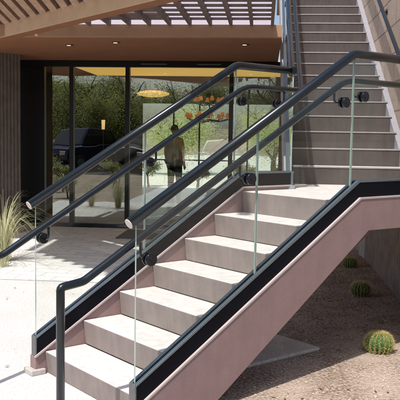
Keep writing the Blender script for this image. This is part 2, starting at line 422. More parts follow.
# ------------------------------------------------------------------ balustrades of the lower flight
RU, RL = .0285, .021
def disc(bm, s, w, z, wa, wb, r):
    n_ = 24
    a = []; b = []
    for k in range(n_):
        an = 2 * math.pi * k / n_
        a.append(Lc(s + r * math.cos(an), wa, z + r * math.sin(an))); b.append(Lc(s + r * math.cos(an), wb, z + r * math.sin(an)))
    for f in poly_prism(bm, a, b)[2:]: f.smooth = True
def balustrade(name, label, wg, side, send, joints, brk, open_end):
    """wg: plane of the glass; side: +1 when the stair lies at larger w"""
    t = thing(name, label, 'balustrade', Lc(0, wg, 0), 'glass balustrades of the lower flight')
    # shoe
    z0, z1 = .016, .128
    def band(a, b, s0=-.055, se=send): return [(s0, nz(s0) + a), (s0, nz(s0) + b), (SB - .02 + (b - .016) * .1, LZ + .008 + b), (se, LZ + .008 + b), (se, LZ + .008 + a), (SB + .01, LZ + .008 + a)]
    bm = bmesh.new(); prof(bm, band(z0 + .01, z1), wg - .027, wg + .027)
    sh = obj('base_shoe', bm, M['black'], t, bevel=.002)
    for (wa, wb) in ((wg - .030, wg - .010), (wg + .010, wg + .030)):
        bm = bmesh.new(); prof(bm, band(z1 - .004, z1 + .010, -.058), wa, wb)
        obj('shoe_cap', bm, M['alu'], sh, bevel=.0015)
    bm = bmesh.new(); prof(bm, [(-.064, nz(-.06) + .012), (-.064, nz(-.06) + z1 + .008), (-.056, nz(-.056) + z1 + .008), (-.056, nz(-.056) + .012)], wg - .028, wg + .028)
    obj('end_plate', bm, M['plate'], sh)
    # glass panels
    edges = [-.048] + joints + [send]
    for i in range(len(edges) - 1):
        a = edges[i] + (.004 if i else 0); b = edges[i + 1] - .004
        def zt(s): return min(nz(s) + .97, LZ + .935)
        def zb(s): return min(nz(s) + .10, LZ + .10)
        pts = [(a, zb(a)), (a, zt(a))]
        if a < 1.59 < b: pts.append((1.60, zt(1.60)))
        pts += [(b, zt(b)), (b, zb(b))]
        if a < SB < b: pts.append((SB, zb(SB)))
        bm = bmesh.new(); fs = prof(bm, pts, wg - .006, wg + .006)
        for f in fs[2:]: f.material_index = 1
        fs_b = fs
        obj('glass_panel', bm, [M['glass'], M['gedge']], t)
    # top rail
    bz = LZ + .948
    p = [Lc(-.09, wg, nz(-.09) + .983), Lc(1.60, wg, bz), Lc(send + .0, wg, bz)]
    q = [p[0]] + arc_pts(*p, .035, 5) + [p[2]]
    bm = bmesh.new(); tube(bm, q, RU, 28, caps=True)
    tr = obj('top_rail', bm, M['rail'], t)
    d = (Vector(q[0]) - Vector(q[1])).normalized()
    bm = bmesh.new(); tube(bm, [Vector(q[0]) - d * .001, Vector(q[0]) + d * .004], RU - .0015, 28)
    obj('end_cap', bm, M['cap'], tr)
    # grab rail on the stair side
    wl = wg + side * .08
    lz = LZ + .788; ab = .825
    p = [Lc(-.43, wl, 0.0), Lc(-.43, wl, .775), Lc(-.305, wl, nz(-.305) + ab), Lc(1.625, wl, lz), Lc(send + (.0 if side < 0 else .05), wl, lz)]
    q = [p[0]] + arc_pts(p[0], p[1], p[2], .018, 4) + arc_pts(p[1], p[2], p[3], .02, 4) + arc_pts(p[2], p[3], p[4], .09, 8) + [p[4]]
    bm = bmesh.new(); tube(bm, q, RL, 22)
    obj('handrail', bm, M['rail'], t)
    bm = bmesh.new(); tube(bm, [Lc(-.43, wl, .0), Lc(-.43, wl, .012)], .05, 24)
    obj('floor_flange', bm, M['raildark'], t)
    for s in brk:
        zr = min(nz(s) + ab, lz) - .02; zd = zr - .085
        bm = bmesh.new()
        disc(bm, s, wg, zd, wg - side * .007, wg - side * .026, .034)
        disc(bm, s, wg, zd, wg + side * .007, wg + side * .022, .034)
        b_ = obj('bracket', bm, M['raildark'], t, bevel=.003)
        bm = bmesh.new(); disc(bm, s, wg, zd, wg - side * .026, wg - side * .0285, .011)
        obj('bolt_cap', bm, M['raildark'], b_)
        bm = bmesh.new()
        tube(bm, [Lc(s, wg + side * .02, zd)] + arc_pts(Lc(s, wg + side * .02, zd), Lc(s, wl, zd), Lc(s, wl, zr), .03, 6) + [Lc(s, wl, zr + .01)], .0075, 10)
        obj('bracket_arm', bm, M['rail'], b_)
    return t
balustrade('glass_balustrade', 'nearer glass balustrade whose dark top rail crosses the whole stair front', W, -1, send_n - .01, [.78, 1.601], [.035, .72, 1.515, 1.70], False)
balustrade('glass_balustrade', 'farther glass balustrade on the left side of the lower flight', -.028, 1, 2.215, [.775, 1.592], [.0, .81, 1.66, 2.03], True)

# ------------------------------------------------------------------ upper stair
up = thing('upper_staircase', 'tall shaded flight with dark risers and pale nosing lines climbing beside the block wall', 'staircase', ((XL + XW) / 2, UY0, LZ))
NU = 20
for k in range(1, NU + 1):
    y0 = UY0 + (k - 1) * UT; z = LZ + k * RS
    bm = bmesh.new()
    zb = z - RS + .0
    fs = poly_prism(bm, [(XL + .02, y0, z), (XL + .02, y0 + UT + .012, z), (XL + .02, y0 + UT + .012, zb), (XL + .02, y0 + .012, zb)],
                    [(XW - .04, y0, z), (XW - .04, y0 + UT + .012, z), (XW - .04, y0 + UT + .012, zb), (XW - .04, y0 + .012, zb)])
    fs[2].material_index = 1
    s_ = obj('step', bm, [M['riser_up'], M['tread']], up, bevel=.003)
    bm = bmesh.new(); box(bm, XL + .024, XW - .044, y0 - .005, y0 + .03, z - .009, z + .0025)  # pale strip paints the sunlit line along the step edge
    obj('nosing', bm, M['nosing'], s_)
ye = UY0 + NU * UT; ze = LZ + NU * RS
US = RS / UT
def uz(y): return LZ + RS + US * (y - UY0)
bm = bmesh.new()   # slab under the flight
pr = [(UY0 + .03, LZ - .2), (ye, ze - .42), (ye, ze - .15), (UY0 + .03, LZ - .05)]
poly_prism(bm, [(XL + .03, y, z) for y, z in pr], [(XW - .05, y, z) for y, z in pr]); obj('soffit_slab', bm, M['stringer'], up)
y00 = Lc(2.2, 0, 0)[1] - .03
pr = [(y00, LZ - .2), (y00, LZ + .03), (UY0 - .2, LZ + .03), (ye, ze - .02), (ye, ze - .40), (UY0 + .1, LZ - .2)]
bm = bmesh.new(); poly_prism(bm, [(XL - .06, y, z) for y, z in pr], [(XL + .015, y, z) for y, z in pr]); obj('stringer', bm, M['curb'], up, bevel=.004)
bm = bmesh.new()  # sloping curb against the wall
pr = [(UY0 - .35, LZ - .1), (UY0 - .35, LZ + .045), (UY0 - .1, LZ + .075), (ye, uz(ye) + .02), (ye, uz(ye) - .3), (UY0 + .15, LZ - .1)]
poly_prism(bm, [(XW - .055, y, z) for y, z in pr], [(XW + .03, y, z) for y, z in pr]); obj('curb', bm, M['curb'], up, bevel=.005)
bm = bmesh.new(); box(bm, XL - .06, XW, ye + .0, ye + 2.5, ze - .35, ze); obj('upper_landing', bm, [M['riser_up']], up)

# balustrade of the upper flight (left side), seen almost edge-on
ub = thing('glass_balustrade', 'steep upper balustrade of narrow glass panes left of the tall flight', 'balustrade', (XL, y00, LZ))
gx = XL - .022
ya = y00 + .02; yb = UY0 - .28
def ug(y, off): return LZ + off if y < yb else LZ + off + US * (y - yb)
pr = [(ya, LZ + .032), (ya, LZ + .135), (yb, LZ + .135), (ye, ug(ye, .135)), (ye, ug(ye, .032)), (yb, LZ + .032)]
bm = bmesh.new(); poly_prism(bm, [(gx - .022, y, z) for y, z in pr], [(gx + .022, y, z) for y, z in pr]); obj('base_shoe', bm, M['alu'], ub, bevel=.002)
ys = [ya, yb]; 
while ys[-1] < ye - .3: ys.append(min(ye, ys[-1] + .9))
for i in range(len(ys) - 1):
    a, b = ys[i] + .004, ys[i + 1] - .004
    pts = [(a, ug(a, .12)), (a, ug(a, .93)), (b, ug(b, .93)), (b, ug(b, .12))]
    bm = bmesh.new(); fs = poly_prism(bm, [(gx - .006, y, z) for y, z in pts], [(gx + .006, y, z) for y, z in pts])
    for f in fs[2:]: f.material_index = 1
    obj('glass_panel', bm, [M['glass'], M['gedge']], ub)
p = [(gx, ya - .01, LZ + .948), (gx, yb, LZ + .948), (gx, ye, ug(ye, .948))]
bm = bmesh.new(); tube(bm, [p[0]] + arc_pts(*p, .05, 5) + [p[2]], RU, 24); obj('top_rail', bm, M['rail'], ub)
hx = gx + .085
p = [(hx, ya - .0, LZ + .788), (hx, yb + .05, LZ + .788), (hx, ye, ug(ye, .788))]
bm = bmesh.new(); tube(bm, [p[0]] + arc_pts(*p, .08, 6) + [p[2]], RL, 20); obj('handrail', bm, M['rail'], ub)
yy = yb + .5
while yy < ye:
    zr = ug(yy, .788) - .02 - US * .05
    bm = bmesh.new(); tube(bm, [(gx - .02, yy, zr - .08), (gx + .02, yy, zr - .08)], .033, 20)
    b_ = obj('bracket', bm, M['raildark'], ub)
    bm = bmesh.new(); tube(bm, [(gx, yy, zr - .08), (hx - .02, yy, zr - .08), (hx, yy, zr - .05), (hx, yy, zr + .02)], .0075, 8)
    obj('bracket_arm', bm, M['rail'], b_)
    yy += .95
# wall handrail at right of the upper flight
wh = thing('wall_handrail', 'dark handrail bracketed to the rough block wall at the right', 'handrail', (XW, UY0, LZ))
q = [(XW - .07, UY0 - .5, LZ + .85), (XW - .07, UY0 - .2, LZ + .85), (XW - .07, ye, uz(ye) + .78)]
bm = bmesh.new(); tube(bm, q, .021, 20); obj('rail', bm, M['rail'], wh)
yy = UY0 + .55
while yy < ye:
    z = LZ + .85 + (uz(ye) + .78 - LZ - .85) * (yy - UY0 + .2) / (ye - UY0 + .2)
    bm = bmesh.new(); tube(bm, [(XW + .0, yy, z - .07), (XW - .014, yy, z - .07)], .032, 20)
    tube(bm, [(XW - .01, yy, z - .07), (XW - .055, yy, z - .07), (XW - .07, yy, z - .05), (XW - .07, yy, z)], .008, 8)
    obj('bracket', bm, M['raildark'], wh); yy += 1.15

# ------------------------------------------------------------------ side wall with ribs below
sw = thing('side_wall', 'tall rough block wall right of the upper flight with ribbed concrete below the landing', 'wall', (XW + .2, 8, 0))
bm = bmesh.new(); box(bm, XW + .004, XW + .35, 5.05, 16, .93, 9.5); obj('block_wall', bm, M['block'], sw)
bm = bmesh.new()
y = 4.9; pts = []
while y < 9.35:
    pts += [(XW + .04, y), (XW + .04, y + .03), (XW - .0, y + .042), (XW - .0, y + .078)]; y += .09
pts = pts + [(XW + .03, y + .01), (XW + .34, y + .01), (XW + .34, 4.9)]
poly_prism(bm, [(x, y_, 0) for x, y_ in pts], [(x, y_, .925) for x, y_ in pts]); obj('ribbed_base', bm, M['flute'], sw)
bm = bmesh.new()
pts = [(XW + .34, y + .012), (XW - .01, y + .012)] + [(XW + .12 - .16 * math.cos(a * math.pi / 12), y + .35 + .16 * math.sin(a * math.pi / 12) * 1.5) for a in range(0, 13)] + [(XW + .34, y + .36)]
poly_prism(bm, [(x, y_, 0) for x, y_ in pts], [(x, y_, .925) for x, y_ in pts]); obj('rounded_end', bm, M['smooth'], sw)

# ------------------------------------------------------------------ the building
FY = 11.8
bl = thing('entrance_building', 'low building with dark glazed entrance under a brown stucco overhang', 'building', (-2, FY, 0))
H0 = 2.70
bm = bmesh.new(); box(bm, -9, XL - .063, 9.0, FY + .02, H0, H0 + .05); obj('soffit', bm, M['soffit'], bl)
bm = bmesh.new(); box(bm, -9, XL - .063, 8.9, 8.996, H0 - .003, H0 + .145); obj('fascia', bm, M['fascia2'], bl, bevel=.006)
bm = bmesh.new(); box(bm, -9, XL - .063, 9.0, 20, H0 + .06, H0 + .13); obj('roof', bm, M['fascia'], bl)
bm = bmesh.new(); box(bm, -9, -4.75, FY - .1, FY + .1, 0, H0); obj('wall', bm, M['soffit'], bl)
bm = bmesh.new(); box(bm, 1.7, 2.2, FY - .1, 20, 0, H0); obj('wall', bm, M['inner'], bl)
# glazed front
fr = [-4.75, -3.604, -3.126, -2.213, -.549, .55, 1.7]
bm = bmesh.new()
box(bm, -4.75, 1.7, FY - .05, FY + .05, H0 - .10, H0 - .003)
box(bm, -4.75, 1.7, FY - .04, FY + .04, 0, .07)
wf = obj('window_frame', bm, M['frame'], bl, bevel=.003)
for x in fr:
    bm = bmesh.new(); box(bm, x - .033, x + .033, FY - .055, FY + .055, .072, H0 - .102); obj('mullion', bm, M['frame'], wf, bevel=.003)
for i in range(1, len(fr) - 1):
    bm = bmesh.new(); v = [bm.verts.new(q) for q in ((fr[i] + .034, FY, .072), (fr[i + 1] - .034, FY, .072), (fr[i + 1] - .034, FY, H0 - .102), (fr[i] + .034, FY, H0 - .102))]
    bm.faces.new(v); obj('window_pane', bm, M['window'], bl)
bm = bmesh.new(); box(bm, -4.71, -3.645, FY - .03, FY + .03, .075, H0 - .105)
dp = obj('door', bm, M['darkpanel'], bl, bevel=.004)
bm = bmesh.new(); box(bm, -4.06, -3.98, FY - .06, FY - .031, 1.55, 1.68); obj('entry_keypad', bm, M['raildark'], dp, bevel=.006)
# thin sliding-door tracks above the entrance
for (x0, x1) in ((-2.0, -1.58), (-1.1, -.72)):
    bm = bmesh.new(); box(bm, x0, x1, FY - .062, FY - .052, H0 - .060, H0 - .045); obj('door_track', bm, M['alu'], bl)
# recessed downlights
for (x, y) in ((-2.62, 9.75), (-1.93, 9.45), (-.28, 9.6)):
    bm = bmesh.new(); tube(bm, [(x, y, H0 - .001), (x, y, H0 - .006)], .055, 24); o = obj('recessed_light', bm, M['gap_shade_trim'], bl)
    bm = bmesh.new(); tube(bm, [(x - .01, y, H0 - .007), (x - .01, y, H0 - .009)], .028, 20); obj('lens', bm, M['downl'], o)
# lobby
BY = 18.0
bm = bmesh.new(); box(bm, -4.75, 1.7, FY + .1, BY, -.02, .010); obj('lobby_floor', bm, M['innerfloor'], bl)
bm = bmesh.new(); box(bm, -4.75, 1.7, 14.7, BY, H0 - .10, H0 + .03); obj('lobby_bulkhead', bm, M['inner'], bl)
bm = bmesh.new(); box(bm, -3.38, 1.2, FY + .15, 14.69, H0 - .0, H0 + .03); obj('lobby_ceiling', bm, M['yellow'], bl)  # ceiling is no lamp; its warm light is painted as emission
bm = bmesh.new(); box(bm, -4.75, -4.6, FY + .1, BY, 0, H0); obj('lobby_wall', bm, M['inner'], bl)
bm = bmesh.new(); box(bm, -4.6, -3.0, BY - .1, BY, 0.012, H0 + .02); box(bm, .35, 1.7, BY - .1, BY, 0.012, H0 + .02); box(bm, -2.999, .349, BY - .1, BY, 2.30, H0 + .02)
obj('lobby_wall', bm, M['inner'], bl)
bfr = [-3.0, -2.22, -1.59, -.80, -.42, .35]
for x in bfr:
    bm = bmesh.new(); box(bm, x - .02, x + .02, BY - .14, BY - .102, .02, 2.30); obj('courtyard_mullion', bm, M['frame'], bl)
bm = bmesh.new(); box(bm, -2.9, -.5, BY - .16, BY - .141, .92, .95); obj('push_bar', bm, M['frame'], bl)

# lamps in the lobby
def pendant(x, y, z, rx, rz):
    t = thing('pendant_lamp', 'wide yellow lens shaped pendant lamp behind the entrance glass', 'lamp', (x, y, z))
    bm = bmesh.new(); bmesh.ops.create_uvsphere(bm, u_segments=28, v_segments=12, radius=1)
    for v in bm.verts: v.co = Vector((x + v.co.x * rx, y + v.co.y * rx, z + (v.co.z * abs(v.co.z) ** .3) * rz))
    obj('lamp_shade', bm, M['yellow'], t, smooth=True)
    bm = bmesh.new(); tube(bm, [(x, y, z + rz * .8), (x, y, H0 - .1)], .008, 8); obj('cord', bm, M['frame'], t)
pendant(-2.28, 14.9, 2.36, .34, .07)
ch = thing('chandelier', 'tiered chandelier of small orange shades hanging in the lobby', 'lamp', (-1.15, 15.2, 2.6))
bm = bmesh.new(); tube(bm, [(-1.15, 15.2, 1.9), (-1.15, 15.2, H0 - .1)], .012, 8); obj('stem', bm, M['frame'], ch)
for (rad, z, nn) in ((.30, 2.28, 8), (.46, 1.95, 12)):
    for k in range(nn):
        a = 2 * math.pi * (k + .3) / nn; x, y = -1.15 + rad * math.cos(a), 15.2 + rad * math.sin(a)
        zz = z + random.uniform(-.02, .02)
        bm = bmesh.new(); tube(bm, [(x, y, zz - .045), (x, y, zz + .045)], .046, 14, r1=.026)
        s_ = obj('lamp_shade', bm, M['orange'], ch)
        bm = bmesh.new(); tube(bm, [(-1.15, 15.2, zz - .1), ((x - 1.15) / 2, (y + 15.2) / 2, zz - .13), (x, y, zz - .08), (x, y, zz - .045)], .007, 6); obj('arm', bm, M['frame'], s_)
sc = thing('wall_lamp', 'small lit upright lamp glowing behind the second glass pane', 'lamp', (-3.1, 14.0, 1.6))
bm = bmesh.new(); tube(bm, [(-3.1, 14.0, 1.62), (-3.1, 14.0, 1.80)], .030, 16, r1=.036); obj('lamp_shade', bm, M['warm'], sc)
bm = bmesh.new(); tube(bm, [(-3.1, 14.0, .03), (-3.1, 14.0, 1.62)], .012, 8); box(bm, -3.2, -3.0, 13.9, 14.1, .012, .03); obj('stand', bm, M['frame'], sc)

# door mat
bm = bmesh.new(); box(bm, -2.15, -.75, 10.55, 11.55, .004, .018)
tag(obj('door_mat', bm, M['mat'], bevel=.004), 'dark grey door mat on the paving before the entrance glass', 'door mat')

# ------------------------------------------------------------------ ribbed column at the left, set at 45 degrees
def world_col(corner, length, depth):
    """ribbed face runs along -D from the corner"""
    cx, cy = corner; pts = []; s = 0
    while s < length:
        for (ds, o) in ((0, 0), (.028, 0), (.034, .022), (.050, .022)):
            q = -(s + ds); pts.append((cx + DX * q + NX * o, cy + DY * q + NY * o))
        s += .056
    pts.append((cx - DX * length + NX * depth, cy - DY * length + NY * depth)); pts.append((cx + NX * depth, cy + NY * depth))
    return pts
pts = world_col((-3.70, 10.95), 1.0, .35)
bm = bmesh.new(); poly_prism(bm, [(x, y, 0) for x, y in pts], [(x, y, H0 - .002) for x, y in pts])
cl = obj('ribbed_column', bm, M['fluteL']); tag(cl, 'ribbed brown concrete column at the left end of the entrance', 'column')

# ------------------------------------------------------------------ trellis: diagonal beam with sloping slats
tr = thing('slat_trellis', 'sloping trellis of close set slats on a diagonal tan beam', 'trellis', (-3, 8.8, 0))
ZB = 2.686
bA = Vector((-3.17, 9.12, 0)); 
nd = Vector((-.674, .738, 0)); ddv = Vector((.738, .674, 0))
# far lower edge of the beam passes bA and runs along -N
a0 = bA + nd * .55; a1 = bA - nd * 3.7
th_ = .17; hb = .17
def q3(v, z): return (v.x, v.y, z)
for (nm, z0, z1, off, mm) in (('beam', ZB, ZB + hb, 0, 'fascia'),):
    bm = bmesh.new()
    f0, f1 = a0 - ddv * th_, a1 - ddv * th_
    fs = poly_prism(bm, [q3(a0, z0), q3(a1, z0), q3(f1, z0), q3(f0, z0)], [q3(a0, z1), q3(a1, z1), q3(f1, z1), q3(f0, z1)])
    fs[0].material_index = 1
    obj(nm, bm, [M['fascia'], M['soffit']], tr, bevel=.006)
# slats run towards the viewer (-Y), rising 10.5 degrees
slope = math.tan(R(10.5))
k = 0; x = -6.2
while x < -.55:
    # where this slat meets the near face of the beam
    f0 = a0 - ddv * th_
    t_ = (f0.x - x) / nd.x
    y = (f0 - nd * t_).y
    if y > 3.6 and y < 9.5:
        yb_ = y + .10; zb_ = ZB + hb - .045; ln = 1.9
        bm = bmesh.new(); w_ = .043; hh = .10
        fs = poly_prism(bm, [(x - w_, yb_, zb_), (x + w_, yb_, zb_), (x + w_, yb_, zb_ + hh), (x - w_, yb_, zb_ + hh)],
                   [(x - w_, yb_ - ln, zb_ + ln * slope), (x + w_, yb_ - ln, zb_ + ln * slope), (x + w_, yb_ - ln, zb_ + ln * slope + hh), (x - w_, yb_ - ln, zb_ + ln * slope + hh)])
        obj('slat', bm, M['slat'], tr, bevel=.004)
    x += .17
# dark board added above the slats, painting the shade in their gaps
f0 = a0 - ddv * .02; f1 = a1 - ddv * .02
bm = bmesh.new()
pp = [(f0.x, f0.y), (f1.x, f1.y), (f1.x, f1.y - 2.0), (f0.x, f0.y - 2.0)]
lo = [(x_, y_, ZB + hb + .055 + (0 if i < 2 else 2.0 * slope)) for i, (x_, y_) in enumerate(pp)]
poly_prism(bm, lo, [(a, b, c + .02) for a, b, c in lo]); obj('gap_shade_board', bm, M['gap_shade_trim'], tr)

# ------------------------------------------------------------------ lattice pergola in front of the fascia
pg = thing('lattice_pergola', 'open lattice pergola of dark joists and cross slats in front of the stucco fascia', 'pergola', (-1, 8, 2.8))
ZP = H0 + .150
def cut_y(x):   # plan line of the beam's far edge
    t_ = (a0.x - x) / nd.x
    return (a0 - nd * t_).y
x = XL - .18; joist_x = []
while x > -3.0:
    y0 = max(cut_y(x) + .02, 6.0)
    if y0 < 8.85:
        bm = bmesh.new(); box(bm, x - .018, x + .018, y0, 8.897, ZP - .02, ZP + .05); obj('joist', bm, M['joist'], pg)
        joist_x.append(x)
    x -= .244
y = 8.72; i = 0
while y > 6.1:
    # crossing slats: from the beam line to the stair
    xs = [x for x in joist_x if cut_y(x) < y - .05]
    if xs:
        x0 = min(xs); x1 = XL - .16
        if i % 2 == 1: x1 = -1.15
        if x1 > x0:
            bm = bmesh.new(); box(bm, x0, x1, y - .016, y + .016, ZP + .022, ZP + .048); obj('cross_slat', bm, M['joist'], pg)
    y -= .145; i += 1
for (y0, y1) in ((8.30, 10.1), (7.3, 8.12), (6.1, 7.2)):
    bm = bmesh.new()
    xl = lambda yy: min([x for x in joist_x if cut_y(x) < yy] + [0.0])
    A = (a0.x - (a0.y - y0) / nd.y * nd.x); B = (a0.x - (a0.y - y1) / nd.y * nd.x)
    zz = ZP + .10
    v = [bm.verts.new(q) for q in ((A + .02, y0, zz), (XL - .16, y0, zz), (XL - .16, y1, zz), (B + .02, y1, zz))]
    bm.faces.new(v); obj('roof_sheet', bm, M['sheet'], pg)

# ------------------------------------------------------------------ cacti
def cactus(x, y, r, label, seed):
    rnd = random.Random(seed)
    t = thing('barrel_cactus', label, 'cactus', (x, y, 0), 'barrel cacti in the gravel bed')
    ribs = 19; U = ribs * 6; V = 18; bm = bmesh.new(); rows = []
    def pos(u, v, off=0):
        ph = math.pi * (v / V) * .94; a = 2 * math.pi * u / U
        c = abs(math.cos(a * ribs / 2)); rr = r * (1 - .13 * (1 - c) ** 1.0) + off
        sr = math.sin(ph) ** .8
        return Vector((x + rr * sr * math.cos(a), y + rr * sr * math.sin(a), r * .66 + (rr * .76) * math.cos(ph) - (.10 * r if v < 2 else 0) * (2 - v) / 2))
    top = bm.verts.new(pos(0, 0))
    for v in range(1, V + 1): rows.append([bm.verts.new(pos(u, v)) for u in range(U)])
    for u in range(U): bm.faces.new((top, rows[0][u], rows[0][(u + 1) % U]))
    for v in range(V - 1):
        for u in range(U): bm.faces.new((rows[v][u], rows[v + 1][u], rows[v + 1][(u + 1) % U], rows[v][(u + 1) % U]))
    obj('body', bm, M['cactus'], t, smooth=True)
    bm = bmesh.new()
    for k in range(ribs):
        u = k * 6
        for v in [q * .75 + .8 for q in range(20)]:
            if v > V - 1: continue
            p = pos(u, v); c = Vector((x, y, r * .65)); n_ = (p - c).normalized()
            for _ in range(7):
                d = (n_ * .7 + Vector((rnd.uniform(-1, 1), rnd.uniform(-1, 1), rnd.uniform(-.7, .9)))).normalized()
                l = r * rnd.uniform(.14, .28); s = d.orthogonal().normalized() * r * .010; s2 = d.cross(s)
                b0 = [bm.verts.new(p + s), bm.verts.new(p - s * .5 + s2), bm.verts.new(p - s * .5 - s2)]; tip = bm.verts.new(p + d * l)
                for i_ in range(3): bm.faces.new((b0[i_], b0[(i_ + 1) % 3], tip))
    obj('spines', bm, M['spine'], t)
    bm = bmesh.new()
    for _ in range(160):
        a = rnd.uniform(0, 6.28); q = r * .32 * math.sqrt(rnd.random()); p = Vector((x + q * math.cos(a), y + q * math.sin(a), r * 1.36))
        s = Vector((1, 0, 0)) * r * .02; tip = p + Vector((rnd.uniform(-.05, .05), rnd.uniform(-.05, .05), .13)) * r
        bm.faces.new([bm.verts.new(p + s), bm.verts.new(p - s), bm.verts.new(tip)])
    obj('woolly_crown', bm, M['spinered'], t)
cactus(.845, 5.25, .100, 'nearest barrel cactus standing in sunlit gravel at the lower right', 1)
cactus(.955, 7.15, .095, 'middle barrel cactus in the shade below the landing', 2)
cactus(1.03, 8.74, .084, 'farthest barrel cactus tucked in the corner below the stair stringer', 3)

# ------------------------------------------------------------------ grass
def grass(x, y, n_, h, spread, label, seed, m_='grass'):
    rnd = random.Random(seed); bm = bmesh.new()
    for _ in range(n_):
        a = rnd.uniform(0, 6.28); l = h * rnd.uniform(.55, 1.1); w_ = rnd.uniform(.0022, .0042)
        d = Vector((math.cos(a), math.sin(a), 0)); out = spread * rnd.uniform(.25, 1.0); sd = Vector((-d.y, d.x, 0))
        p0 = Vector((x, y, 0)) + d * rnd.uniform(0, .07); prev = None
        for k in range(8):
            t = k / 7; z = l * (1.55 * t - .75 * t * t * (.8 + out)); z = max(z, .01)
            p = p0 + d * (out * t ** 1.7) + Vector((0, 0, z)); ww = w_ * (1 - t * .85)
            cur = (bm.verts.new(p - sd * ww), bm.verts.new(p + sd * ww))
            if prev: bm.faces.new((prev[0], prev[1], cur[1], cur[0]))
            prev = cur
    o = obj('ornamental_grass', bm, M[m_]); return tag(o, label, 'grass', 'grass clumps by the ribbed column')
grass(-3.05, 8.40, 230, 1.15, 1.05, 'tall pale arching grass clump in front of the ribbed column', 3)
grass(-2.93, 8.05, 60, .28, .30, 'short yellow green grass tuft on the paving edge', 5)
grass(-3.62, 8.35, 120, .7, .7, 'pale grass clump at the far left edge of the paving', 8)

# ------------------------------------------------------------------ trees and shrubs
def tree_mesh(seed, h, cr, leaves, lsz, m_, tname, droop=.25, base=.28):
    rnd = random.Random(seed)
    tb = bmesh.new(); tips = []
    def branch(p, d, l, r, depth):
        pts = [p]; q = p.copy(); dd = d.copy(); n_ = 5
        for i in range(n_):
            dd = (dd + Vector((rnd.uniform(-.25, .25), rnd.uniform(-.25, .25), rnd.uniform(-.12, .16)))).normalized(); q = q + dd * l / n_; pts.append(q.copy())
            if depth >= 3 or (depth == 2 and i > 2): tips.append(q.copy())
        tube(tb, pts, r, 7, r1=r * .55)
        if depth < 3:
            for _ in range(4 if depth else 5):
                k = rnd.randint(2, n_); a = rnd.uniform(0, 6.28)
                nd_ = (dd + Vector((math.cos(a), math.sin(a), rnd.uniform(-.1, .6))) * 1.0).normalized(); branch(pts[k], nd_, l * rnd.uniform(.6, .85), r * .5, depth + 1)
    branch(Vector((0, 0, 0)), Vector((.05, .03, 1)), h * base, h * .028, 0)
    # scale tips outwards
    bm = bmesh.new(); n_t = len(tips)
    wts = [rnd.random() ** 2.2 for _ in range(n_t)]
    picks = rnd.choices(range(n_t), weights=wts, k=leaves)
    for pk in picks:
        sg = cr * (.022 + .045 * wts[pk]); c = tips[pk] + Vector((rnd.gauss(0, 1) * sg, rnd.gauss(0, 1) * sg, -abs(rnd.gauss(0, 1.3)) * sg * (1 + droop)))
        if c.z < .15: continue
        d = Vector((rnd.uniform(-1, 1), rnd.uniform(-1, 1), rnd.uniform(-1, .5) - droop)).normalized(); s = d.orthogonal().normalized() * lsz * .22
        l = lsz * rnd.uniform(.6, 1.4)
        bm.faces.new([bm.verts.new(c - s), bm.verts.new(c + d * l * .5 + s * .9), bm.verts.new(c + d * l), bm.verts.new(c + d * l * .5 - s * 1.3)])
    return tb, bm
def make_tree(seed, h, cr, leaves, lsz, m_, name, trunk='trunk', **kw):
    tb, bm = tree_mesh(seed, h, cr, leaves, lsz, m_, name, **kw)
    t = thing(name, 'x', 'tree')
    obj(trunk, tb, M['bark'], t); obj('crown', bm, M[m_], t)
    return t
tA = make_tree(11, 6.5, 6.5, 80000, .05, 'leaf', 'desert_tree')
tB = make_tree(23, 5.6, 6.0, 70000, .055, 'leaf', 'desert_tree', droop=1.2)
tC = make_tree(29, 4.6, 5.5, 26000, .06, 'leafpale', 'courtyard_tree', droop=.2)
pl_ = [(tA, -8.2, -11.5, 0, 'spreading desert tree with fine green leaves at the left end of the planted strip'),
       (tB, -9.4, -2.4, 1.0, 'drooping desert tree planted nearest the entrance walk'),
       (tA, -4.0, -11.2, 2.3, 'spreading desert tree leaning over the parked cars'),
       (tB, .9, -4.2, 4.0, 'drooping desert tree at the right end of the planted strip'),
       (tB, -12.0, -13.5, 2.2, 'desert tree behind the row of parked cars, far left'),
       (tA, -6.2, -14.0, 5.0, 'desert tree behind the row of parked cars, in the middle'),
       (tA, .3, -13.0, 3.2, 'desert tree behind the row of parked cars, to the right'),
       (tC, -3.4, 29.0, .5, 'courtyard tree seen through the lobby on its left'),
       (tC, .4, 31.5, 3.9, 'courtyard tree seen through the lobby on its right'),
       (tB, 5.0, -12.0, 1.9, 'lone desert tree beyond the stair side of the car park')]
used = set()
for (src, x, y, rz, lab) in pl_:
    o = src if src.name not in used else copy_tree(src)
    used.add(src.name)
    o.location = (x, y, -.01); o.rotation_euler = (0, 0, rz); o['label'] = lab; o['group'] = 'desert trees'
    o.scale = ((1.0 if y > 0 else 1.32 if y < -9 else 1.15),) * 3
def shrub_proto(seed):
    tb, bm = tree_mesh(seed, 1.7, 1.3, 1500, .07, 'leaf2', 's', droop=-.2, base=.3)
    t = thing('desert_shrub', 'x', 'shrub'); obj('stems', tb, M['bark'], t); obj('foliage', bm, M['leaf2'], t); return t
sp_ = [shrub_proto(31), shrub_proto(37)]
first = [True, True]
